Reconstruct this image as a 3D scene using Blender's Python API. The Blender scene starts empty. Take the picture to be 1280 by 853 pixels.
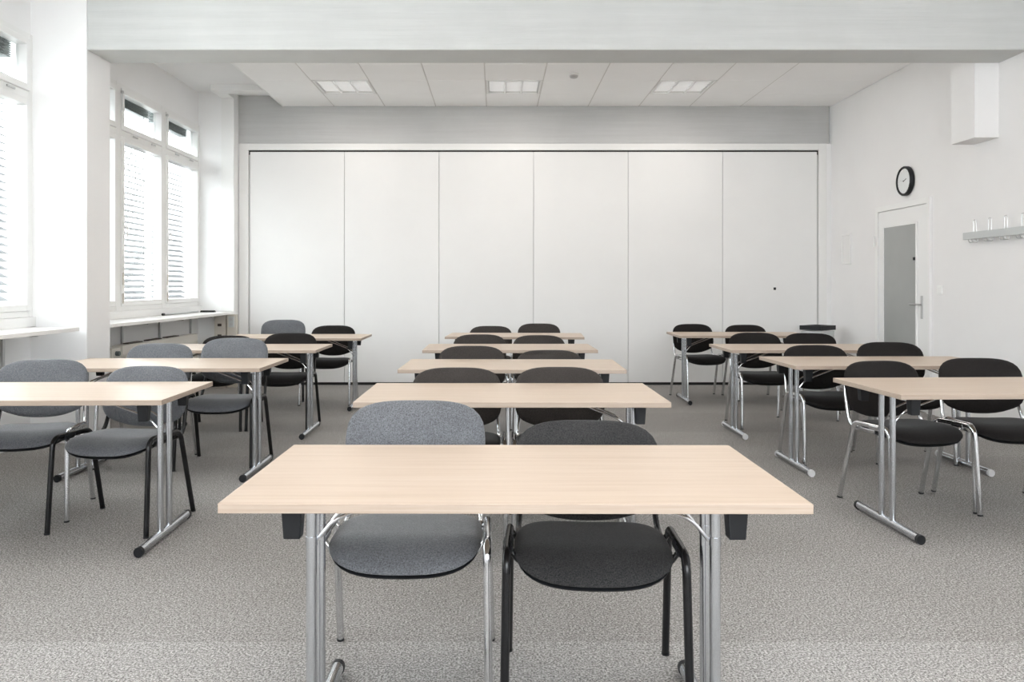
import bpy, bmesh, math, random
from mathutils import Vector, Matrix
random.seed(7)
C = bpy.context.scene.collection
F, CX, CY, HC = 1002.6, 620.2, 357.4, 1.2325      # focal length (px), principal point, eye height
PI = math.pi

# ---------------------------------------------------------------- materials
def mat(name, col=(.8,.8,.8), rough=.5, metal=0.0, spec=None):
    m = bpy.data.materials.new(name); m.use_nodes = True
    b = m.node_tree.nodes['Principled BSDF']
    b.inputs['Base Color'].default_value = (*col, 1)
    b.inputs['Roughness'].default_value = rough
    b.inputs['Metallic'].default_value = metal
    if spec is not None: b.inputs['Specular IOR Level'].default_value = spec
    return m
def nodes(m): return m.node_tree.nodes, m.node_tree.links, m.node_tree.nodes['Principled BSDF']
def coord(m, scale=(1,1,1), rnd=False):
    n, l, b = nodes(m)
    tc = n.new('ShaderNodeTexCoord'); mp = n.new('ShaderNodeMapping')
    mp.inputs['Scale'].default_value = scale
    l.new(tc.outputs['Object'], mp.inputs['Vector'])
    if rnd:
        oi = n.new('ShaderNodeObjectInfo'); mu = n.new('ShaderNodeMath'); mu.operation = 'MULTIPLY'; mu.inputs[1].default_value = 37.0
        l.new(oi.outputs['Random'], mu.inputs[0])
        cx = n.new('ShaderNodeCombineXYZ')
        for i in range(3): l.new(mu.outputs[0], cx.inputs[i])
        l.new(cx.outputs[0], mp.inputs['Location'])
    return mp.outputs['Vector']
def noise(m, vec, scale, detail=4, rough=.6):
    n, l, b = nodes(m); t = n.new('ShaderNodeTexNoise')
    t.inputs['Scale'].default_value = scale; t.inputs['Detail'].default_value = detail; t.inputs['Roughness'].default_value = rough
    l.new(vec, t.inputs['Vector']); return t.outputs['Fac']
def ramp(m, fac, stops):
    n, l, b = nodes(m); r = n.new('ShaderNodeValToRGB')
    e = r.color_ramp.elements
    e[0].position, e[0].color = stops[0][0], (*stops[0][1], 1)
    e[1].position, e[1].color = stops[-1][0], (*stops[-1][1], 1)
    for p, c in stops[1:-1]:
        k = e.new(p); k.color = (*c, 1)
    l.new(fac, r.inputs['Fac']); return r.outputs['Color']
def bump(m, fac, strength, dist=.002):
    n, l, b = nodes(m); k = n.new('ShaderNodeBump')
    k.inputs['Strength'].default_value = strength; k.inputs['Distance'].default_value = dist
    l.new(fac, k.inputs['Height']); l.new(k.outputs['Normal'], b.inputs['Normal'])
def setcol(m, c): n, l, b = nodes(m); l.new(c, b.inputs['Base Color'])
def mixc(m, fac, a, b_, mode='MIX'):
    n, l, b = nodes(m); x = n.new('ShaderNodeMix'); x.data_type = 'RGBA'; x.blend_type = mode
    if isinstance(fac, (int, float)): x.inputs[0].default_value = fac
    else: l.new(fac, x.inputs[0])
    l.new(a, x.inputs[6]); l.new(b_, x.inputs[7]); return x.outputs[2]
def g(v, t=(0,0,0)): return (v+t[0], v+t[1], v+t[2])

M = {}
def plaster(name, v, tint=(0,0,0), s=1.0):
    m = mat(name, g(v, tint), .85, spec=.2); vec = coord(m)
    f = noise(m, vec, 1.1, 5)
    setcol(m, ramp(m, f, [(.3, g(v*.975, tint)), (.7, g(min(v*1.015,.95), tint))]))
    bump(m, noise(m, vec, 60, 3), .12*s, .002); return m
M['wall'] = plaster('white_plaster', .87)
M['wall_r'] = plaster('right_wall_plaster', .82, (.006,-.002,-.004))
M['tile'] = plaster('ceiling_tile', .93, (.004,0,-.006), .6)
M['slab'] = plaster('ceiling_slab', .82)
M['shadowgap'] = mat('ceiling_grid', (.66,.64,.62), .6)
def concrete(name, v, tint):
    m = mat(name, g(v, tint), .8, spec=.25)
    vec = coord(m, (.35, .35, 9.0)); f = noise(m, vec, 2.2, 6, .7)
    vec2 = coord(m, (1,1,1)); f2 = noise(m, vec2, 1.6, 5)
    c1 = ramp(m, f, [(.3, g(v*.94, tint)), (.55, g(v, tint)), (.75, g(v*1.05, tint))])
    c2 = ramp(m, f2, [(.3, g(.93)), (.7, g(1.0))])
    setcol(m, mixc(m, 1.0, c1, c2, 'MULTIPLY'))
    bump(m, f, .55, .008); return m
M['beam'] = concrete('painted_board_concrete', .60, (-.006,.004,-.004))
M['beam_back'] = concrete('grey_board_concrete', .54, (-.002,.0,-.004))
# carpet : needle felt, mottled, laid in two-metre strips with different pile
m = mat('grey_carpet', (.33,.32,.31), .95, spec=.1); vec = coord(m)
f = noise(m, vec, 135, 2, .85); f1 = noise(m, vec, 38, 3, .8); f2 = noise(m, vec, 1.3, 4)
c = ramp(m, f, [(.36, (.11,.105,.100)), (.5, (.310,.298,.288)), (.64, (.57,.555,.54))])
c = mixc(m, 1.0, c, ramp(m, f1, [(.30, (.78,.775,.77)), (.70, (1.12,1.12,1.12))]), 'MULTIPLY')
c = mixc(m, 1.0, c, ramp(m, f2, [(.3, (.93,.92,.91)), (.7, (1.05,1.05,1.05))]), 'MULTIPLY')
n, l, b = nodes(m)
sp = n.new('ShaderNodeSeparateXYZ'); l.new(vec, sp.inputs[0])
mr = n.new('ShaderNodeMapRange'); mr.inputs[1].default_value = 0; mr.inputs[2].default_value = 10
l.new(sp.outputs['Y'], mr.inputs[0])
r = n.new('ShaderNodeValToRGB'); r.color_ramp.interpolation = 'CONSTANT'
e = r.color_ramp.elements; e[0].position, e[0].color = 0, (1.14,1.15,1.16,1); e[1].position, e[1].color = .277, (1,1,1,1)
for p_, v_ in ((.475,1.0),(.575,1.08),(.675,.97),(.775,1.04),(.875,.96)):
    k = e.new(p_); k.color = (v_,v_,v_,1)
l.new(mr.outputs[0], r.inputs['Fac'])
setcol(m, mixc(m, 1.0, c, r.outputs['Color'], 'MULTIPLY')); bump(m, f, .7, .004)
M['carpet'] = m
# pale beech laminate
m = mat('beech_laminate', (.74,.62,.51), .38, spec=.4); vec = coord(m, (1.1, 26, 26), rnd=True)
f = noise(m, vec, 1.6, 6, .65)
c = ramp(m, f, [(.30, (.490,.382,.292)), (.50, (.538,.428,.336)), (.72, (.570,.466,.378))])
setcol(m, c); M['wood'] = m
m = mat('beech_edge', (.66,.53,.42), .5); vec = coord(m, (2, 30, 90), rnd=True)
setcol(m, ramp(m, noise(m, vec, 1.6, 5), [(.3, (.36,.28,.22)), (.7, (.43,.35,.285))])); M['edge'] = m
M['chrome'] = mat('chrome', (.72,.73,.75), .13, 1.0)
M['satin'] = mat('satin_grey_tube', (.62,.64,.67), .22, 1.0)
M['black_metal'] = mat('black_enamel', (.008,.008,.009), .25, spec=.4)
M['plastic'] = mat('black_plastic', (.010,.011,.013), .45, spec=.35)
M['clear'] = mat('pale_plastic', (.62,.62,.63), .35)
def fabric(name, dark, lite, sc=260, sheen=.12):
    m = mat(name, lite, .95, spec=.15)
    n, l, b = nodes(m)
    b.inputs['Sheen Weight'].default_value = sheen; b.inputs['Sheen Roughness'].default_value = .4
    vec = coord(m, (1,1,1)); f = noise(m, vec, sc, 3, .8); f2 = noise(m, vec, 7, 4)
    c = ramp(m, f, [(.33, dark), (.68, lite)])
    c = mixc(m, 1.0, c, ramp(m, f2, [(.3, (.86,.86,.87)), (.7, (1.08,1.08,1.08))]), 'MULTIPLY')
    setcol(m, c); bump(m, f, .5, .002); return m
M['grey'] = fabric('grey_fabric', (.066,.069,.075), (.205,.213,.228), 230, .45)
M['charcoal'] = fabric('charcoal_fabric', (.012,.012,.013), (.062,.061,.061))
M['brown'] = fabric('faded_charcoal_fabric', (.026,.023,.021), (.068,.060,.056))
M['black'] = fabric('black_fabric', (.010,.009,.009), (.028,.025,.024))
M['white'] = mat('white_lacquer', (.83,.83,.82), .35)
M['panel'] = plaster('partition_laminate', .80, (.004,0,-.008), .25)
M['frame'] = mat('partition_trim', (.80,.795,.78), .5)
M['gap'] = mat('dark_seal', (.02,.02,.02), .7)
M['seam'] = mat('grey_seal', (.58,.58,.57), .7)
M['sill'] = mat('white_shelf_laminate', (.86,.855,.84), .4)
M['beige'] = mat('beige_plastic', (.60,.56,.50), .5)
M['radiator'] = mat('cream_radiator', (.74,.71,.65), .4)
M['blind'] = mat('grey_green_slat', (.10,.12,.12), .5)
M['slat'] = mat('thin_grey_slat', (.23,.235,.24), .6, spec=.2)
M['mirror'] = mat('white_reflector', (.90,.90,.90), .35)
m = mat('fluorescent_tube', (.9,.9,.9), .4); m.node_tree.nodes['Principled BSDF'].inputs['Emission Color'].default_value = (1,.98,.95,1); m.node_tree.nodes['Principled BSDF'].inputs['Emission Strength'].default_value = 1.0; M['tube'] = m
M['bin'] = mat('light_grey_plastic', (.55,.57,.57), .5)
M['brown_plastic'] = mat('dark_brown_plastic', (.05,.035,.03), .5)
M['bark'] = mat('grey_bark', (.20,.195,.19), .9)
M['face'] = mat('clock_face', (.78,.80,.80), .5)
M['steel'] = mat('brushed_steel', (.55,.55,.55), .35, 1.0)
M['ground'] = plaster('pale_gravel', .75)
m = mat('frosted_glass', (.40,.41,.40), .32, spec=.5); vec = coord(m)
setcol(m, ramp(m, noise(m, vec, 1.5, 3), [(.3,(.30,.31,.30)),(.7,(.36,.37,.36))])); M['frost'] = m
m = bpy.data.materials.new('window_glass'); m.use_nodes = True
nt = m.node_tree; nt.nodes.clear()
o_ = nt.nodes.new('ShaderNodeOutputMaterial'); t_ = nt.nodes.new('ShaderNodeBsdfTransparent'); g_ = nt.nodes.new('ShaderNodeBsdfGlossy'); x_ = nt.nodes.new('ShaderNodeMixShader')
t_.inputs[0].default_value = (.97,.985,.98,1); g_.inputs['Roughness'].default_value = .02; x_.inputs[0].default_value = .05
nt.links.new(t_.outputs[0], x_.inputs[1]); nt.links.new(g_.outputs[0], x_.inputs[2]); nt.links.new(x_.outputs[0], o_.inputs[0]); M['glass'] = m

# ---------------------------------------------------------------- mesh helpers
def B(): return bmesh.new()
def box(bm, x0, x1, y0, y1, z0, z1, bev=0):
    r = bmesh.ops.create_cube(bm, size=1.0); vs = r['verts']
    for v in vs:
        v.co = Vector((x0+(v.co.x+.5)*(x1-x0), y0+(v.co.y+.5)*(y1-y0), z0+(v.co.z+.5)*(z1-z0)))
    if bev:
        es = set(e for v in vs for e in v.link_edges)
        bmesh.ops.bevel(bm, geom=list(es), offset=bev, segments=2, affect='EDGES', profile=.6)
    return bm
def fillet(pts, rads, seg=6):
    out = [Vector(pts[0])]
    for i in range(1, len(pts)-1):
        p, a, b_ = Vector(pts[i]), Vector(pts[i-1]), Vector(pts[i+1])
        r = rads[i-1] if isinstance(rads, (list, tuple)) else rads
        u, w = (a-p), (b_-p); r = min(r, u.length*.49, w.length*.49)
        s, e = p+u.normalized()*r, p+w.normalized()*r
        for k in range(seg+1):
            t = k/seg; out.append(s*(1-t)**2 + p*2*t*(1-t) + e*t*t)
    out.append(Vector(pts[-1])); return out
def sweep(bm, path, rx, ry, ref=(1,0,0), seg=12, cap=True):
    ref = Vector(ref); rings = []; path = [Vector(p) for p in path]
    for i, p in enumerate(path):
        t = (path[min(i+1, len(path)-1)] - path[max(i-1, 0)]).normalized()
        a = (ref - t*ref.dot(t)).normalized(); c = t.cross(a)
        rings.append([bm.verts.new(p + a*rx*math.cos(2*PI*k/seg) + c*ry*math.sin(2*PI*k/seg)) for k in range(seg)])
    for i in range(len(rings)-1):
        for k in range(seg):
            bm.faces.new((rings[i][k], rings[i][(k+1)%seg], rings[i+1][(k+1)%seg], rings[i+1][k]))
    if cap:
        bm.faces.new(rings[0][::-1]); bm.faces.new(rings[-1])
    return bm
def tube(bm, a, b_, r, seg=12):
    d = (Vector(b_)-Vector(a)).normalized(); ref = (1,0,0) if abs(d.x) < .8 else (0,0,1)
    return sweep(bm, [a, b_], r, r, ref, seg)
def build(name, bm, mt, parent=None, smooth=False, loc=None):
    bmesh.ops.recalc_face_normals(bm, faces=bm.faces)
    me = bpy.data.meshes.new(name); bm.to_mesh(me); bm.free(); me.materials.append(M[mt])
    if smooth:
        for p in me.polygons: p.use_smooth = True
        try: me.set_sharp_from_angle(angle=math.radians(38))
        except Exception: pass
    o = bpy.data.objects.new(name, me); C.objects.link(o)
    if parent is not None: o.parent = parent
    if loc is not None: o.location = loc
    return o
def empty(name, loc=(0,0,0), rz=0):
    o = bpy.data.objects.new(name, None); C.objects.link(o); o.location = loc; o.rotation_euler = (0,0,rz)
    o.empty_display_size = .1; return o
def tag(o, label, cat, group=None):
    o['label'] = label; o['category'] = cat
    if group: o['group'] = group
    return o
def struct(o): o['kind'] = 'structure'; return o
def copy_tree(o, parent=None):
    c = o.copy(); C.objects.link(c); c.parent = parent
    for ch in list(o.children): copy_tree(ch, c)
    return c

# ---------------------------------------------------------------- room dimensions
XW, XP, XR = -3.67, -3.20, 4.17          # window plane, pier faces, right wall
YB, YF = 9.975, -1.8
BY0, BY1, BZ = 6.27, 6.65, 3.078         # big beam
SL, SC = 3.595, 3.463                    # slab, suspended ceiling
T = .631; X0 = -2.013
struct(build('floor', box(B(), -4.1, 4.3, YF-.1, YB+.2, -.1, 0), 'carpet'))
# left wall: spandrel, lintel, piers
bays = [(6.65, 9.80), (3.12, 6.27)]
WZ0, WZ1 = .99, 3.19
bm = B()
box(bm, -4.0, XW+.03, YF, YB, 0, WZ0)
box(bm, -4.0, XW+.03, YF, YB, WZ1, SL+.1)
for y0, y1 in ((9.80, YB), (6.27, 6.65), (YF, 3.12)):  # last span is out of view, kept solid to cut light near the camera
    box(bm, -4.0, XP, y0, y1, 0, SL+.05, .006)
struct(build('wall_left', bm, 'wall'))
struct(build('wall_right', box(B(), XR, XR+.15, YF-.1, YB+.2, 0, SL+.1), 'wall_r'))
bm = B()                                   # unseen wall behind the camera, its wide window added to light the room
box(bm, -4.0, -1.8, YF-.15, YF, 0, SL+.1); box(bm, 3.4, XR, YF-.15, YF, 0, SL+.1)
box(bm, -1.8, 3.4, YF-.15, YF, 0, 1.0); box(bm, -1.8, 3.4, YF-.15, YF, 3.2, SL+.1)
struct(build('wall_front', bm, 'wall'))
bm = B()
for i in range(6): box(bm, -1.8+i*1.04-.03 if i else -1.8, min(-1.8+i*1.04+.03, 3.4), YF-.10, YF-.03, 1.0, 3.2)
box(bm, -1.8, 3.4, YF-.10, YF-.03, 1.0, 1.06); box(bm, -1.8, 3.4, YF-.10, YF-.03, 3.14, 3.2)
struct(build('window_3', bm, 'white'))
bm = B()
box(bm, -4.0, XR, YB, YB+.2, 0, 3.0)
struct(build('wall_back', bm, 'wall'))
# grey board marked concrete lintel over the folding wall
bm = B(); box(bm, XP-.02, 4.145, YB-.012, YB+.2, 2.997, SL+.05, .02)
box(bm, .735, .745, YB-.018, YB, 3.0, SL)
struct(build('trim_1', bm, 'beam_back'))
# big cross beam
bm = B(); box(bm, XP, XR, BY0, BY1, BZ, SL+.05, .012)
struct(build('trim_2', bm, 'beam'))
# ceiling : slab plus suspended tiles in one grid
struct(build('ceiling_slab', box(B(), -4.0, XR, YF, YB, SL, SL+.1), 'slab')).name = 'ceiling'
bm = B()
rows = [BY1 + .0] + [YB-.009-T*k for k in range(5, -1, -1)]
rows = [r_ for r_ in rows if r_ >= BY1]
rows = [BY1] + [r_ for r_ in rows if r_ > BY1+.05]
cols = [X0 + T*k for k in range(-1, 9)] + [XR-.004]
lights = {(0, 'a'), (3, 'a'), (6, 'a')}
for ci in range(len(cols)-1):
    k = ci-1
    for ri in range(len(rows)-1):
        y0, y1 = rows[ri], rows[ri+1]
        if k in (0, 3, 6) and (abs(y1-(YB-.009-T)) < .01 or abs(y1-(YB-.009-3*T)) < .01): continue
        box(bm, cols[ci]+.006, cols[ci+1]-.006, y0+.0012, y1-.0012, SC, SC+.02, .003)
struct(build('ceiling.001', bm, 'tile'))
bm = B()
for cx_ in cols[1:-1]: box(bm, cx_-.010, cx_+.010, BY1, YB-.012, SC+.003, SC+.03)
for ry_ in rows[1:-1]: box(bm, cols[0]+.01, cols[-1]-.01, ry_-.010, ry_+.010, SC+.008, SC+.028)
struct(build('trim_3', bm, 'shadowgap'))
bm = B()
box(bm, cols[0]-.012, cols[0]+.006, BY1, YB-.012, SC-.004, SC+.06)   # edge angle of the suspended field
struct(build('trim_4', bm, 'white'))
# front room suspended ceiling (over the camera)
struct(build('ceiling.002', box(B(), XP, XR, YF, BY0, SC+.012, SC+.04), 'tile'))
# L shaped soffit and pilaster in the far left corner
bm = B()
box(bm, -3.35, -2.4, 9.40, 9.56, 3.52, SL)
box(bm, -3.35, XP+.002, 9.5602, 9.80, 3.52, SL)
box(bm, -3.35, XP+.004, 9.775, 9.80, .92, 3.5198)
struct(build('trim_5', bm, 'white'))
# boxed duct under the beam on the right wall
struct(build('trim_6', box(B(), 3.97, XR, BY1+.005, 7.0, 2.464, SC-.004), 'wall_r'))
# partition frame
bm = B()
box(bm, XP+.012, -3.073, YB-.03, YB, 0, 2.997, .003); box(bm, 4.0, 4.10, YB-.03, YB, 0, 2.997, .003)
box(bm, -3.073, 4.0, YB-.03, YB, 2.915, 2.997, .003)
struct(build('trim_7', bm, 'frame'))
bm = B(); box(bm, XR-.012, XR, YF, 7.60, 0, .06); box(bm, XR-.012, XR, 8.80, YB-.04, 0, .06)
struct(build('baseboard_right', bm, 'white'))

# folding partition: six tall leaves
p = tag(empty('folding_partition', (0, YB, 0)), 'white full height folding partition of six tall panels closing the back of the room', 'partition')
build('seal', box(box(B(), -3.073, 4.0, -.008, -.001, 2.86, 2.914), -3.073, 4.0, -.006, -.001, 0, .05), 'gap', p)
build('seal', box(box(B(), -3.0729, -3.055, -.0095, -.0015, .05, 2.86), 3.982, 4.0, -.0095, -.0015, .05, 2.86), 'seam', p)
edges = [-3.055 + i*(3.982+3.055)/6 for i in range(7)]
for i in range(6):
    pn = build('panel', box(B(), edges[i]+.004, edges[i+1]-.004, -.028, -.010, .035, 2.893, .002), 'panel', p)
    if i == 5:
        build('keyhole', box(B(), 3.44, 3.47, -.031, -.028, 1.180, 1.212), 'plastic', pn)
build('seal', (lambda b: [box(b, e_-.006, e_+.006, -.012, -.006, .035, 2.893) for e_ in edges[1:-1]] and b)(B()), 'seam', p)

# ---------------------------------------------------------------- windows
def window(nm, y0, y1):
    bm = B(); n3 = (y1-y0)/3
    xa, xb = XW-.05, XW+.045
    box(bm, xa+.003, xb-.003, y0, y1, WZ0, WZ0+.045); box(bm, xa+.003, xb-.003, y0, y1, WZ1-.045, WZ1)
    box(bm, xa+.003, xb-.003, y0, y1, 2.68, 2.74)
    for i in range(4):
        c_ = y0+n3*i; w_ = .045
        box(bm, xa, xb, max(c_-w_, y0), min(c_+w_, y1), WZ0, WZ1)
    w = struct(build(nm, bm, 'white'))
    for i in range(3):
        a, b_ = y0+n3*i+.045, y0+n3*(i+1)-.045
        if i == 0: a = y0+.045
        for (z0, z1) in ((WZ0+.045, 2.68), (2.74, WZ1-.045)):
            s = B(); t = .052; x1, x2 = XW-.03, XW+.06
            box(s, x1, x2, a+.002, a+t, z0+.002, z1-.002, .006); box(s, x1, x2, b_-t, b_-.002, z0+.002, z1-.002, .006)
            box(s, x1, x2, a+t, b_-t, z0+.002, z0+t, .006); box(s, x1, x2, a+t, b_-t, z1-t, z1-.002, .006)
            so = build('sash', s, 'white', w)
            build('glass_pane', box(B(), XW-.004, XW+.002, a+t-.01, b_-t+.01, z0+t, z1-t+.01), 'glass', so)
        h = B(); box(h, XW+.061, XW+.07, a+.012, a+.036, 1.72, 1.84, .003); box(h, XW+.07, XW+.10, a+.016, a+.032, 1.80, 1.818, .003)
        box(h, XW+.092, XW+.104, a+.016, a+.03, 1.70, 1.818, .003)
        build('window_handle', h, 'white', w)
        h = B(); box(h, XW+.061, XW+.074, a-.006, a+.010, 1.24, 1.36, .003); box(h, XW+.061, XW+.074, a-.006, a+.010, 1.06, 1.16, .003)
        build('hinge', h, 'beige', w)
        h = B(); tube(h, (XW+.075, a-.03, 3.10), (XW+.075, a-.03, 2.92), .005, 8); box(h, XW+.061, XW+.085, a-.040, a-.016, 3.085, 3.11, .003)
        build('opener_lever', h, 'steel', w)
        h = B()
        for q in (.28, .72): box(h, XW+.061, XW+.072, a+(b_-a)*q-.05, a+(b_-a)*q+.05, 2.705, 2.72, .002)
        build('catch', h, 'steel', w)
    bm = B(); box(bm, XW+.0305, XW+.075, y0, y1, .9152, WZ0-.001, .003)
    struct(build('window_board', bm, 'white')).name = 'trim_%d' % (8+len([o for o in C.objects if o.name.startswith('window_')]))
    return w
for i, (y0, y1) in enumerate(bays): window('window_%d' % (i+1), y0, y1)
def blind(y0, y1, label, low=1.0, stack=.21):
    root = tag(empty('venetian_blind', (XW-.125, (y0+y1)/2, 3.24)), label, 'blind', 'outside blinds at the left windows')
    hw = (y1-y0)/2-.07; zt = 0
    build('head_box', box(B(), -.06, .06, -hw-.01, hw+.01, -.05, 0), 'blind', root)
    bm = B(); z = -.06
    while z > -stack: box(bm, -.045, .045, -hw, hw, z-.012, z-.004); z -= .017
    build('slat_stack', bm, 'blind', root)
    bm = B(); zb = low-3.24
    while z > zb:
        z -= .060; r = bmesh.ops.create_cube(bm, size=1.0)
        Mx = Matrix.Translation((0, 0, z)) @ Matrix.Rotation(math.radians(27), 4, 'Y') @ Matrix.Diagonal((.074, 2*hw, .003, 1))
        bmesh.ops.transform(bm, matrix=Mx, verts=r['verts'])
    build('slats', bm, 'slat', root)
    bm = B()
    for q in (-.7, .7): box(bm, .040, .042, hw*q-.003, hw*q+.003, zb, 0)
    build('ladder_cord', bm, 'slat', root)
y0, y1 = bays[0]; n3 = (y1-y0)/3
blind(y0+2*n3, y1, 'grey outside blind behind the rearmost left window pane, next to the corner')
blind(y0+n3, y0+2*n3, 'grey outside blind behind the middle pane of the far left window')
blind(y0, y0+n3, 'grey outside blind behind the pane of the far window next to the pier')
y0, y1 = bays[1]; n3 = (y1-y0)/3
blind(y0+2*n3, y1, 'grey outside blind behind the window cut off at the left edge of the photo', stack=.24)

# window shelves
def shelf(y0, y1, xa, label):
    t = tag(empty('window_shelf', (XP-.22, (y0+y1)/2, .885)), label, 'shelf', 'white shelves under the windows')
    h = (y1-y0)/2
    build('board', box(B(), xa-(XP-.22), .228, -h, h, 0, .03, .003), 'sill', t)
    k = int((y1-y0)//.95)
    for i in range(k+1):
        yy = -h+.25+(2*h-.5)*i/max(k, 1)
        bm = B(); box(bm, xa-(XP-.22)+.002, xa-(XP-.22)+.02, yy-.012, yy+.012, -.42, -.001); box(bm, xa-(XP-.22)+.02, .05, yy-.008, yy+.008, -.028, -.001)
        build('bracket', bm, 'steel', t)
shelf(6.655, 9.77, XW+.0315, 'long white shelf board under the far left window above the radiator')
shelf(3.20, 6.145, XW+.0315, 'white shelf board under the near left window, running out of the photo')

# things on the far shelf
t = tag(empty('rolled_tube', (-3.52, 8.47, .916)), 'long thin grey rod lying on the far white window shelf', 'rod')
bm = B(); tube(bm, (0, .03, .011), (-.01, 1.03, .011), .0105); build('rod', bm, 'steel', t, True)
bm = B(); tube(bm, (0, -.01, .0135), (0, .03, .0135), .0132); build('end_grip', bm, 'plastic', t, True)
t.name = 'pointer_rod'
t = tag(empty('board_eraser', (-3.45, 9.60, .9155)), 'flat black object lying at the corner end of the far window shelf', 'eraser')
build('body', box(B(), -.085, .085, -.03, .03, 0, .012, .003), 'plastic', t); build('felt_pad', box(B(), -.08, .08, -.026, .026, .0122, .021, .003), 'black', t)

# radiator
t = tag(empty('radiator', (-3.50, 8.33, 0)), 'long cream panel radiator under the far left window', 'radiator')
bm = B(); box(bm, -.05, .055, -.93, .93, .10, .68, .006)
for i in range(46):
    yy = -.9+i*.04; box(bm, .055, .060, yy-.012, yy+.012, .16, .60, .002)
build('panel', bm, 'radiator', t)
bm = B()
for i in range(3): box(bm, -.03, .03, -.75+i*.45, -.45+i*.45, .680, .690, .003)
build('top_grille', bm, 'brown_plastic', t)
bm = B(); box(bm, -.04, .04, -1.10, -.945, .58, .665, .004); build('valve_cover', bm, 'radiator', t)
bm = B(); tube(bm, (.0, -1.02, .02), (.0, -1.02, .575), .010); build('pipe', bm, 'radiator', t, True)
bm = B(); tube(bm, (.041, -1.03, .615), (.075, -1.03, .615), .022, 14); build('valve', bm, 'blind', t, True)
for s in (-.7, .7):
    build('foot', box(B(), -.03, .03, s-.02, s+.02, 0, .099), 'radiator', t)
# socket columns in the far left corner
for (x0, x1, y0, y1, z1, lab) in ((-3.41, -3.275, 9.70, 9.797, .884, 'beige cable duct with dark sockets under the shelf end, nearer the window'),
                                  (-3.262, -3.15, 9.715, 9.797, .883, 'beige cable duct with white double socket beside the back corner')):
    t = tag(empty('cable_duct', ((x0+x1)/2, (y0+y1)/2, 0)), lab, 'cable duct', 'cable ducts in the far left corner')
    hx, hy = (x1-x0)/2, (y1-y0)/2
    build('body', box(B(), -hx, hx, -hy, hy, 0, z1, .004), 'beige', t)
    if x0 < -3.3:
        for z in (.76, .63):
            s = build('socket', box(B(), -.045, .045, -hy-.008, -hy, z-.04, z+.04, .003), 'beige', t)
            build('socket_hole', box(B(), -.024, .024, -hy-.011, -hy-.008, z-.018, z+.014, .002), 'brown_plastic', s)
    else:
        s = build('socket', box(B(), -.035, .035, -hy-.008, -hy, .73, .86, .003), 'bin', t)
        for z in (.825, .765): build('socket_hole', box(B(), -.018, .018, -hy-.011, -hy-.008, z-.014, z+.014, .002), 'steel', s)

# ---------------------------------------------------------------- ceiling lights
def ceiling_light():
    t = empty('ceiling_light', (0,0,0)); h = T/2-.012
    bm = B()
    box(bm, -h, h, -h, -h+.022, -.002, .012); box(bm, -h, h, h-.022, h, -.002, .012)
    box(bm, -h, -h+.022, -h+.022, h-.022, -.002, .012); box(bm, h-.022, h, -h+.022, h-.022, -.002, .012)
    build('frame', bm, 'white', t)
    bm = B(); w = (2*h-.044)/3
    for i in range(3):
        xa = -h+.022+w*i; N = 10; prev = None
        for k in range(N+1):
            u = k/N; x = xa+.006+(w-.012)*u; z = .012+.055*math.sin(PI*u)**.8
            v = (bm.verts.new((x, -h+.022, z)), bm.verts.new((x, h-.022, z)))
            if prev: bm.faces.new((prev[0], v[0], v[1], prev[1]))
            prev = v
    build('reflector', bm, 'mirror', t, True)
    bm = B()
    for i in range(1, 3): box(bm, -h+.022+w*i-.006, -h+.022+w*i+.006, -h+.022, h-.022, .0, .05)
    for j in range(1, 7):
        yy = -h+.022+(2*h-.044)*j/7; 
        for i in range(3): box(bm, -h+.029+w*i, -h+.015+w*(i+1), yy-.0015, yy+.0015, .004, .045)
    build('louvre', bm, 'mirror', t)
    bm = B()
    for i in range(3): tube(bm, (-h+.022+w*(i+.5), -h+.03, .045), (-h+.022+w*(i+.5), h-.03, .045), .008, 10)
    build('tube_lamp', bm, 'tube', t, True)
    return t
proto = None
yr = {'a': YB-.009-1.5*T, 'b': YB-.009-3.5*T}
for (k, rw, lab) in ((0, 'a', 'bright louvred ceiling light nearest the windows'), (3, 'a', 'louvred ceiling light in the middle of the white tile ceiling'),
                     (6, 'a', 'louvred ceiling light on the right, beyond the smoke detector'),
                     (0, 'b', 'left louvred ceiling light mostly hidden behind the beam'), (3, 'b', 'middle louvred ceiling light peeking out under the beam'),
                     (6, 'b', 'right louvred ceiling light peeking out under the beam')):
    o = copy_tree(proto) if proto else ceiling_light()
    if proto is None: proto = o
    o.location = (X0+T*(k+.5), yr[rw], SC); tag(o, lab, 'ceiling light', 'square louvred ceiling lights')
# smoke detector
t = tag(empty('smoke_detector', (.816, 8.43, SC)), 'small round smoke detector hanging from the ceiling tiles', 'smoke detector')
def lathe(bm, prof, seg=24):
    rings = [[bm.verts.new((r*math.cos(2*PI*k/seg), r*math.sin(2*PI*k/seg), z)) for k in range(seg)] for r, z in prof]
    for i in range(len(rings)-1):
        for k in range(seg): bm.faces.new((rings[i][k], rings[i][(k+1)%seg], rings[i+1][(k+1)%seg], rings[i+1][k]))
    bm.faces.new(rings[0][::-1]); bm.faces.new(rings[-1]); return bm
build('base', lathe(B(), [(.052, -.0005), (.052, -.016), (.046, -.022)]), 'white', t, True)
build('sensor_head', lathe(B(), [(.044, -.0222), (.044, -.034), (.034, -.046), (.012, -.052)]), 'steel', t, True)

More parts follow.
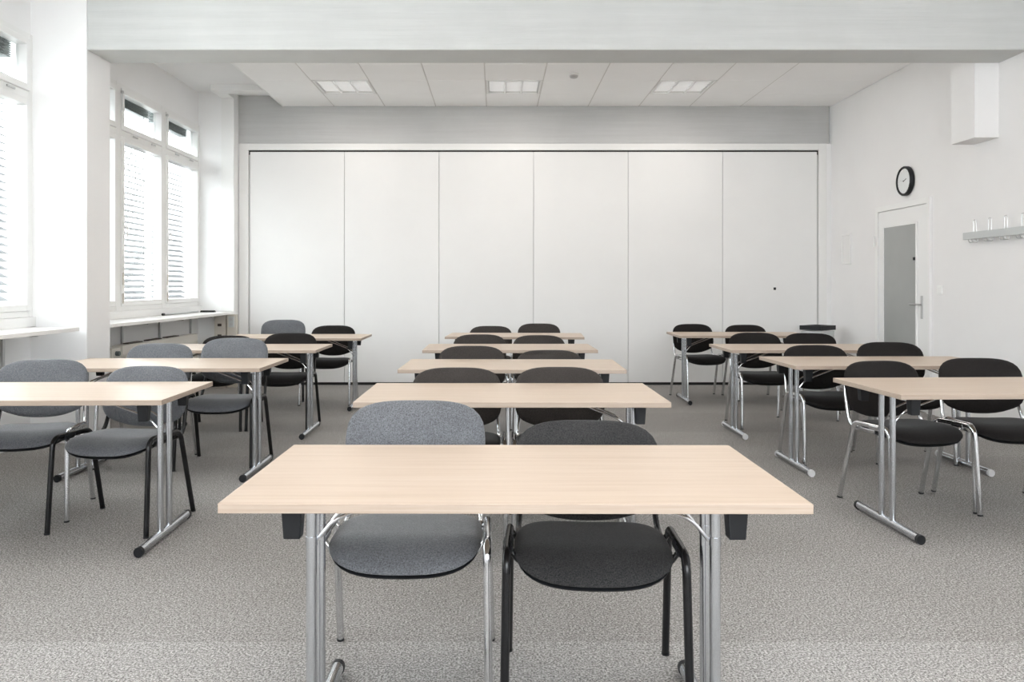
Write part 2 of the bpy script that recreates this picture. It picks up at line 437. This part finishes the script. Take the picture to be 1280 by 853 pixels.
# ---------------------------------------------------------------- right wall things
d = struct(build('door_1', box(B(), XR-.022, XR-.002, 7.73, 8.70, .01, 2.02, .003), 'white'))
bm = B(); box(bm, XR-.030, XR-.001, 7.665, 7.722, 0, 2.085, .003); box(bm, XR-.030, XR-.001, 8.708, 8.765, 0, 2.085, .003); box(bm, XR-.030, XR-.001, 7.722, 8.708, 2.028, 2.085, .003)
build('door_frame', bm, 'white', d)
build('glass_pane', box(B(), XR-.030, XR-.0225, 7.913, 8.56, .30, 1.847), 'frost', d)
bm = B()
box(bm, XR-.036, XR-.0225, 8.56, 8.585, .275, 1.872, .002); box(bm, XR-.036, XR-.0225, 7.889, 7.913, .275, 1.872, .002)
box(bm, XR-.036, XR-.0225, 7.913, 8.56, 1.847, 1.872, .002); box(bm, XR-.036, XR-.0225, 7.913, 8.56, .275, .30, .002)
build('glazing_bead', bm, 'white', d)
hd = build('door_handle', box(B(), XR-.028, XR-.0225, 7.795, 7.83, .91, 1.135, .002), 'steel', d)
bm = B(); tube(bm, (XR-.03, 7.812, 1.05), (XR-.075, 7.812, 1.05), .009); tube(bm, (XR-.072, 7.805, 1.05), (XR-.072, 7.95, 1.05), .009)
build('lever', bm, 'steel', hd, True)
build('stud', box(B(), XR-.05, XR-.0305, 7.915, 7.935, 1.485, 1.515, .004), 'plastic', d)
bm = B(); tube(bm, (XR-.036, 8.775, 1.66), (XR-.036, 8.775, 1.77), .009); build('hinge', bm, 'white', d, True)
# light switch and wall sign
t = tag(empty('light_switch', (XR, 7.53, 1.19)), 'small white square light switch right of the door', 'switch')
build('plate', box(B(), -.010, 0, -.042, .042, -.042, .042, .003), 'white', t); build('rocker', box(B(), -.015, -.0102, -.028, .028, -.028, .028, .002), 'white', t)
t = tag(empty('wall_frame', (XR, 9.53, 1.67)), 'faint narrow white framed board on the right wall near the back corner', 'framed board')
bm = B(); box(bm, -.018, 0, -.12, -.10, -.18, .18, .002); box(bm, -.018, 0, .10, .12, -.18, .18, .002); box(bm, -.018, 0, -.10, .10, .16, .18, .002); box(bm, -.018, 0, -.10, .10, -.18, -.16, .002)
build('frame', bm, 'white', t); build('sheet', box(B(), -.008, -.001, -.099, .099, -.159, .159), 'panel', t)
# clock
t = tag(empty('wall_clock', (XR, 8.13, 2.294)), 'round wall clock with black rim and white face above the door', 'clock')
t.rotation_euler = (0, -PI/2, 0)       # local z points out of the wall (-X)
R = .15
build('rim', (lambda b: [None for _ in [0]] and b)(lathe(B(), [(R-.012, .0), (R, .006), (R, .040), (R-.006, .048), (R-.018, .048), (R-.024, .036)])), 'plastic', t, True)
build('face', lathe(B(), [(R-.025, .0362), (R-.0255, .0372)], 40), 'face', t)
for k in range(12):
    a = k*PI/6; r0 = R-.045
    bm = B(); box_ = bmesh.ops.create_cube(bm, size=1.0)
    Mx = Matrix.Rotation(a, 4, 'Z') @ Matrix.Translation((r0, 0, .0378)) @ Matrix.Diagonal((.016 if k % 3 == 0 else .009, .003, .0008, 1))
    bmesh.ops.transform(bm, matrix=Mx, verts=box_['verts'])
    build('hour_mark', bm, 'steel', t)
def hand(ang, ln, w, z):
    bm = B(); r_ = bmesh.ops.create_cube(bm, size=1.0)
    bmesh.ops.transform(bm, matrix=Matrix.Rotation(ang, 4, 'Z') @ Matrix.Translation((ln*.42, 0, z)) @ Matrix.Diagonal((ln, w, .0012, 1)), verts=r_['verts']); return bm
# local +X is up on the wall, local +Y towards the back of the room
build('hour_hand', hand(-math.radians(70), .060, .007, .040), 'plastic', t)
build('minute_hand', hand(math.radians(80), .085, .004, .042), 'steel', t)
build('hub', lathe(B(), [(.006, .0385), (.006, .045)], 12), 'plastic', t)
# coat rack
t = tag(empty('wall_coat_rack', (XR, 6.15, 1.635)), 'grey wall coat rack with wire hooks on the right wall', 'coat rack')
build('bar', box(B(), -.075, -.045, -1.1, .89, 0, .062, .003), 'bin', t)
for yy in (.75, -.35, -.95): build('spacer', box(B(), -.0448, 0, yy-.02, yy+.02, .01, .052), 'bin', t)
for i in range(9):
    yy = .735-.21*i
    bm = B()
    sweep(bm, fillet([(-.060, yy-.018, .062), (-.062, yy-.018, .165), (-.062, yy+.018, .165), (-.060, yy+.018, .062)], .016), .0028, .0028, (1,0,0), 8)
    for q in (-.024, .024):
        sweep(bm, fillet([(-.05, yy+q, .001), (-.05, yy+q, -.030), (-.095, yy+q, -.030), (-.105, yy+q, .0)], .014), .0032, .0032, (0,1,0), 8)
    build('hook', bm, 'steel', t, True)

# waste bin with open black rim in the far right corner
t = tag(empty('waste_bin', (3.80, 9.48, 0), math.radians(38)), 'tall light grey bin with black rim in the far right corner', 'bin')
def taper(bm, x0, y0, z0, x1, y1, z1, hollow=.01):
    vs = []
    for (hx, hy, z) in ((x0, y0, z0), (x1, y1, z1), (x1-hollow, y1-hollow, z1), (x0-hollow, y0-hollow, z0+.02)):
        vs.append([bm.verts.new((sx*hx, sy*hy, z)) for sx, sy in ((-1,-1),(1,-1),(1,1),(-1,1))])
    for i in range(3):
        for k in range(4): bm.faces.new((vs[i][k], vs[i][(k+1)%4], vs[i+1][(k+1)%4], vs[i+1][k]))
    bm.faces.new(vs[0][::-1]); bm.faces.new(vs[3]); return bm
build('body', taper(B(), .12, .10, 0, .15, .125, .70), 'bin', t)
bm = B()
for (a, b_, c_, d_) in ((-.162,.162,-.137,-.112),(-.162,.162,.112,.137),(-.162,-.137,-.112,.112),(.137,.162,-.112,.112)): box(bm, a, b_, c_, d_, .712, .765, .003)
build('rim', bm, 'plastic', t)
build('flap', box(B(), -.135, -.02, -.11, .11, .742, .752, .002), 'brown_plastic', t)

# ---------------------------------------------------------------- tables
def table_proto(inset=.120):
    t = empty('folding_table'); W, D, Z = .70, .35, .72
    bm = B(); box(bm, -W, W, -D, D, Z-.024, Z, .0025)
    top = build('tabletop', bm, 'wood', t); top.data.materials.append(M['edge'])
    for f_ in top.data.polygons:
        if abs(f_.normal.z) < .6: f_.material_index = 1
    for s in (-1, 1):
        x = s*(W-inset)
        for y in (-.055, .055):
            bm = B(); tube(bm, (x, y, .040), (x, y, .690), .0145, 16); build('post', bm, 'satin', t, True)
        bm = B(); sweep(bm, [(x, -.292, .026), (x, .292, .026)], .020, .021, (1,0,0), 16)
        fb = build('foot_bar', bm, 'satin', t, True)
        for e_ in (-1, 1):
            bm = B(); sweep(bm, [(x, e_*.2915, .024), (x, e_*.312, .024)], .0215, .0235, (1,0,0), 16); build('end_cap', bm, 'plastic', fb, True)
        bm = B(); box(bm, x-.018, x+.018, -.22, .22, Z-.030, Z-.0242, .002); box(bm, x+s*.006, x+s*.010, -.22, .22, Z-.052, Z-.030)
        build('top_rail', bm, 'chrome', t)
        for e_ in (-1, 1):
            bm = B(); y = e_*.245
            r_ = box(bm, x-.026, x+.026, y-.024, y+.024, Z-.112, Z-.0245, .004)
            for v in bm.verts:
                k = (Z-.0245-v.co.z)/.09; v.co.x = x+(v.co.x-x)*(1-.22*k); v.co.y = y+(v.co.y-y)*(1-.22*k)
            build('bumper', bm, 'plastic', t)
        for e_ in (-1, 1):
            bm = B(); pa = (x-s*.012, e_*.045, .535); pb = (x-s*.06, e_*.05, .595); pc = (x-s*.30, e_*.075, Z-.028)
            sweep(bm, fillet([pa, pb, pc], .03), .0048, .0048, (0,1,0), 8); build('brace', bm, 'chrome', t, True)
        for y in (-.055, .055): build('brace_clamp', sweep(B(), [(x, y, .528), (x, y, .552)], .0162, .0162, (1,0,0), 14), 'satin', t, True)
    return t
tabs = {
 'C1': (.046, 2.233, -.3), 'C2': (.070, 3.873, -.1), 'C3': (.102, 5.247, -1.1), 'C4': (.110, 6.730, .2), 'C5': (.20, 8.376, -3.1),
 'R1': (2.587, 4.141, 2.1), 'R2': (2.609, 5.473, .4), 'R3': (2.575, 6.718, -.3), 'R4': (2.586, 8.556, -1.3),
 'L1': (-2.207, 3.925, 1.4), 'L2': (-2.170, 5.330, .2), 'L3': (-2.139, 6.713, .7), 'L4': (-2.019, 8.163, .2)}
ORD = {'1': 'front', '2': 'second', '3': 'third', '4': 'fourth', '5': 'rearmost'}
COL = {'C': 'middle column', 'R': 'right-hand column', 'L': 'left-hand column by the windows'}
tlab = {
 'C1': 'large pale beech folding table in the foreground, nearest the camera',
 'C2': 'pale beech folding table directly behind the foreground table, middle column',
 'C3': 'pale beech folding table third from the front in the middle column',
 'C4': 'pale beech folding table fourth from the front in the middle column',
 'C5': 'pale beech folding table farthest back in the middle column by the partition',
 'R1': 'beech folding table cut off at the right edge of the photo, black foot caps',
 'R2': 'beech folding table second from the front on the right, pale foot caps',
 'R3': 'beech folding table third from the front on the right, pale foot caps',
 'R4': 'beech folding table farthest back on the right, in front of the partition',
 'L1': 'pale folding table cut off at the left edge of the photo, nearest on the left',
 'L2': 'pale folding table second from the front on the window side',
 'L3': 'pale folding table third from the front on the window side',
 'L4': 'pale folding table farthest back on the window side, by the partition'}
tp = None
for k, (x, y, a) in tabs.items():
    if k == 'C1': o = table_proto(.152)
    else:
        o = copy_tree(tp) if tp else table_proto()
        if tp is None: tp = o
    o.location = (x, y, 0); o.rotation_euler = (0, 0, math.radians(a)); tag(o, tlab[k], 'table', 'beech folding tables in three columns')
    if k in ('R2', 'R3'):
        for ch in o.children:
            for cc in ch.children:
                if cc.name.startswith('end_cap'):
                    cc.material_slots[0].link = 'OBJECT'; cc.material_slots[0].material = M['clear']

# ---------------------------------------------------------------- chairs
def super_r(th, hx, hy, n): return 1.0/((abs(math.cos(th)/hx))**n+(abs(math.sin(th)/hy))**n)**(1.0/n)
def pad(bm, hx, hy, n, pos, up, dn, seg=56, rings=12, ex=5.0):
    """cushion: rings from the middle out; pos(u,v) -> point and normal of the mid surface"""
    def layer(sgn, h):
        L = []
        for i in range(1, rings+1):
            r = math.sin(i/rings*PI/2)**.9; row = []
            for k in range(seg):
                th = 2*PI*k/seg; R_ = super_r(th, hx, hy, n); u, v = r*R_*math.cos(th), r*R_*math.sin(th)
                P, N = pos(u, v); row.append(bm.verts.new(P+N*sgn*h*max(0, 1-r**ex)**.5))
            L.append(row)
        P, N = pos(0, 0); c = bm.verts.new(P+N*sgn*h)
        for k in range(seg): bm.faces.new((c, L[0][k], L[0][(k+1)%seg]))
        for i in range(rings-1):
            for k in range(seg): bm.faces.new((L[i][k], L[i][(k+1)%seg], L[i+1][(k+1)%seg], L[i+1][k]))
    layer(1, up); layer(-1, dn)
    bmesh.ops.remove_doubles(bm, verts=bm.verts, dist=1e-5); return bm
def seat_pos(sc=1, dz=0):
    def f(u, v):
        z = .424 + .016*(u/.235)**2 + dz
        q = max(0, -v-.06)/.155; z -= .034*q*q
        q = max(0, v-.08)/.13; z += .012*q*q
        return Vector((u, v-.015, z)), Vector((0, -.15 if v < -.15 else 0, 1)).normalized()
    return f
def back_pos(off=0, dzz=0):
    def f(u, v):
        z = .645+v; bow = .030*(u/.24)**2
        y = .238+.22*v-bow+off+.06*v*v
        if v < 0: z -= .018*max(0, 1-(u/.16)**2)*(-v/.155)
        return Vector((u, y, z)), Vector((2*.03*u/.0576*1, -1, .22)).normalized()*1
    return f
def chair_proto(frame, fab):
    t = empty('stacking_chair')
    build('seat', pad(B(), .235, .214, 3.7, seat_pos(), .036, .010, ex=4.2), fab, t, True)
    build('seat_pan', pad(B(), .229, .208, 3.7, seat_pos(1, -.0135), .002, .020, ex=7), 'plastic', t, True)
    build('backrest', pad(B(), .241, .153, 3.6, back_pos(), .026, .004), fab, t, True)
    build('back_shell', pad(B(), .237, .150, 3.6, back_pos(.008), .003, .016, ex=7), 'plastic', t, True)
    fr = 'chrome' if frame == 'chrome' else 'black_metal'
    for s in (-1, 1):
        bm = B(); sweep(bm, fillet([(s*.258, -.240, .004), (s*.252, -.205, .470), (s*.252, -.045, .466)], .05), .0125, .0145, (1,0,0), 14)
        lg = build('leg', bm, fr, t, True)
        bm = B(); sweep(bm, [(s*.2582, -.2405, 0), (s*.2580, -.2398, .009)], .0132, .0160, (1,0,0), 14); build('foot_cap', bm, 'plastic', lg, True)
        bm = B(); sweep(bm, fillet([(s*.262, .230, .004), (s*.252, .105, .462), (s*.252, -.0445, .466)], .05), .0125, .0145, (1,0,0), 14)
        lg = build('leg', bm, fr, t, True)
        bm = B(); sweep(bm, [(s*.2622, .2305, 0), (s*.2620, .2285, .009)], .0132, .0160, (1,0,0), 14); build('foot_cap', bm, 'plastic', lg, True)
        bm = B(); sweep(bm, fillet([(s*.228, -.06, .432), (s*.228, .185, .428), (s*.214, .249, .60), (s*.205, .262, .68)], [.055, .04]), .0095, .0135, (1,0,0), 12)
        build('back_upright', bm, fr, t, True)
        bm = B(); sweep(bm, [(s*.252, -.13, .462), (s*.252, -.05, .462)], .0150, .0185, (1,0,0), 14); build('rail_sleeve', bm, 'chrome' if frame == 'chrome' else 'plastic', t, True)
    for y, z in ((-.11, .412), (.07, .412)):
        bm = B(); sweep(bm, fillet([(-.250, y, .458), (-.215, y, z), (.215, y, z), (.250, y, .458)], .03), .0085, .0085, (0,1,0), 10)
        build('crossbar', bm, fr, t, True)
    return t
# key: X, Y, rotation, height shift of the back, frame, fabric, label
chairs = [
 ('C1', -.279, 2.56, 0, .030, 'chrome', 'grey', 'grey fabric chair with chrome legs behind the foreground table, on the left'),
 ('C1', .292, 2.465, -3, -.024, 'black', 'charcoal', 'charcoal chair with black legs behind the foreground table, on the right'),
 ('C2', -.212, 4.09, 0, -.010, 'chrome', 'brown', 'faded charcoal chair behind the second middle table, on the left'),
 ('C2', .342, 4.10, 0, -.008, 'chrome', 'brown', 'faded charcoal chair behind the second middle table, on the right'),
 ('C3', -.176, 5.530, 0, .0, 'chrome', 'brown', 'faded charcoal chair behind the third middle table, on the left'),
 ('C3', .382, 5.530, 0, -.030, 'chrome', 'brown', 'faded charcoal chair with low back behind the third middle table, on the right'),
 ('C4', -.150, 7.03, 0, -.008, 'chrome', 'brown', 'dark chair behind the fourth middle table, on the left'),
 ('C4', .390, 7.075, 0, -.018, 'chrome', 'brown', 'dark chair behind the fourth middle table, on the right'),
 ('C5', -.070, 8.76, -2, -.018, 'chrome', 'brown', 'dark chair by the partition behind the rearmost middle table, on the left'),
 ('C5', .474, 8.80, -2, .008, 'chrome', 'brown', 'dark chair by the partition behind the rearmost middle table, on the right'),
 ('L1', -2.54, 4.36, 12, .010, 'chrome', 'grey', 'grey chair with chrome legs cut off at the left edge of the photo'),
 ('L1', -1.94, 4.18, -6, -.010, 'black', 'grey', 'grey chair with black legs turned slightly, behind the nearest left table'),
 ('L2', -2.445, 5.62, 1, .012, 'chrome', 'grey', 'light grey chair behind the second left table, in front of the radiator'),
 ('L2', -1.885, 5.565, 0, .055, 'black', 'grey', 'tall light grey chair with black legs behind the second left table, at its right end'),
 ('L3', -2.420, 7.02, 0, -.018, 'black', 'black', 'dark chair mostly hidden behind the third left table, at its left end'),
 ('L3', -1.860, 7.03, 0, .005, 'black', 'black', 'dark chair with black legs behind the third left table, at its right end'),
 ('L4', -2.335, 8.70, 8, .055, 'black', 'grey', 'light grey chair with tall back in the last row on the window side'),
 ('L4', -1.765, 8.475, 0, .002, 'chrome', 'black', 'dark chair with chrome legs in the last row on the window side'),
 ('R1', 2.295, 4.485, 9, -.010, 'chrome', 'black', 'black chair with chrome legs behind the nearest right table, its left-hand chair'),
 ('R1', 2.865, 4.555, -4, .0, 'chrome', 'black', 'black chair cut off at the right edge of the photo behind the nearest right table'),
 ('R2', 2.365, 5.72, 0, -.008, 'chrome', 'black', 'black chair behind the second right table, at its left end'),
 ('R2', 2.912, 5.75, -5, .012, 'chrome', 'black', 'black chair behind the second right table, in front of the door'),
 ('R3', 2.365, 7.11, 0, .004, 'chrome', 'black', 'black chair behind the third right table, at its left end'),
 ('R3', 2.97, 7.62, -24, -.030, 'chrome', 'black', 'black chair turned aside behind the third right table, in front of the bin'),
 ('R4', 2.262, 8.86, 10, .0, 'chrome', 'black', 'black chair by the partition behind the rearmost right table, on the left'),
 ('R4', 2.83, 8.83, 4, -.008, 'chrome', 'black', 'black chair by the partition behind the rearmost right table, on the right')]
GR = {'C': 'chairs at the middle column of tables', 'R': 'chairs at the right-hand tables', 'L': 'chairs at the window side tables'}
protos = {}
for k, x, y, a, dz, fr, fb, lab in chairs:
    if (fr, fb) in protos: o = copy_tree(protos[(fr, fb)])
    else: o = protos[(fr, fb)] = chair_proto(fr, fb)
    o.location = (x, y, 0); o.rotation_euler = (0, 0, math.radians(a)); tag(o, lab, 'chair', GR[k[0]])
    for ch in o.children: ch.location.z = dz if ch.name.startswith(('backrest', 'back_shell')) else 0

# ---------------------------------------------------------------- outside
struct(build('ground_outside', box(B(), -60, -4.3, -40, 80, -4.2, -4.0), 'ground')).name = 'ground'
def tree(x, y, h, seed, label):
    rnd = random.Random(seed); bm = B()
    def branch(p, d, ln, r, depth):
        q = p+d*ln; mid = (p+q)/2+Vector((rnd.uniform(-1,1), rnd.uniform(-1,1), rnd.uniform(-.3,.3)))*ln*.06
        sweep(bm, [p, mid, q], r, r, (1,.2,.1), 6)
        if depth == 0: return
        for i in range(3 if depth > 1 else 4):
            nd = (d+Vector((rnd.uniform(-1,1), rnd.uniform(-1,1), rnd.uniform(-.25,.65)))*.75).normalized()
            branch(p+d*ln*rnd.uniform(.6, 1), nd, ln*rnd.uniform(.6,.8), r*.58, depth-1)
    branch(Vector((0,0,0)), Vector((0,0,1)), h*.35, .16, 5)
    o = build('bare_tree', bm, 'bark', None, True, (x, y, -4.0)); tag(o, label, 'tree', 'bare trees outside the windows')
tree(-13.0, 21.5, 11, 3, 'bare winter tree seen through the middle pane of the far window')
tree(-17.5, 37.0, 14, 8, 'bare winter tree seen through the rearmost pane of the far window')

# ---------------------------------------------------------------- light
w = bpy.data.worlds.new('overcast_sky'); bpy.context.scene.world = w; w.use_nodes = True
bg = w.node_tree.nodes['Background']; bg.inputs[0].default_value = (.93,.97,1.0,1); bg.inputs[1].default_value = 6.0
for i, (y0, y1) in enumerate(bays):       # portals that guide sky light in through the window openings
    li = bpy.data.lights.new('window_portal', 'AREA'); li.shape = 'RECTANGLE'; li.size = WZ1-WZ0; li.size_y = y1-y0
    li.cycles.is_portal = True
    o = bpy.data.objects.new('window_portal', li); C.objects.link(o); o.location = (XW-.06, (y0+y1)/2, (WZ0+WZ1)/2); o.rotation_euler = (0, -PI/2, 0)
li = bpy.data.lights.new('window_portal', 'AREA'); li.shape = 'RECTANGLE'; li.size = 5.2; li.size_y = 2.2; li.cycles.is_portal = True  # portal for the added window behind the camera
o = bpy.data.objects.new('window_portal', li); C.objects.link(o); o.location = (.8, YF-.12, 2.1); o.rotation_euler = (PI/2, 0, PI)
sun = bpy.data.lights.new('sun', 'SUN'); sun.energy = 14; sun.angle = .2; sun.color = (1, .97, .93)   # added to light the ground outside and bounce onto the ceiling
o = bpy.data.objects.new('sun', sun); C.objects.link(o); o.rotation_euler = Vector((-.6, -.3, -.75)).to_track_quat('-Z', 'Y').to_euler()
# added ceiling fill lights: unseen front ones without fixtures, rear ones at the louvres
lamps = [(x, y, 6, SC-.002) for x in (-1.7, .2, 2.1) for y in (.2, 3.6)] + [(X0+T*(k+.5), yr[r_], 5, SC-.004) for k in (0, 3, 6) for r_ in 'ab']
for (x, y, e_, z) in lamps:
    li = bpy.data.lights.new('ceiling_fill', 'AREA'); li.shape = 'SQUARE'; li.size = .6; li.energy = e_; li.color = (1, .93, .86)
    o = bpy.data.objects.new('ceiling_fill', li); C.objects.link(o); o.location = (x, y, z)

cam = bpy.data.cameras.new('camera'); co = bpy.data.objects.new('camera', cam); C.objects.link(co)
cam.sensor_width = 36; cam.sensor_fit = 'HORIZONTAL'; cam.lens = F*36/1280
cam.shift_x = (640-CX)/1280; cam.shift_y = -(426.5-CY)/1280
co.location = (0, 0, HC); co.rotation_euler = (PI/2, 0, 0); cam.clip_start = .05; cam.clip_end = 300
sc = bpy.context.scene; sc.camera = co
vs = sc.view_settings; vs.view_transform = 'Standard'; vs.look = 'None'; vs.gamma = 1; vs.use_curve_mapping = False; vs.exposure = 0.58
sc.cycles.use_denoising = True
sc.cycles.max_bounces = 12; sc.cycles.diffuse_bounces = 9; sc.cycles.caustics_reflective = False; sc.cycles.caustics_refractive = False
sc.cycles.sample_clamp_indirect = 6
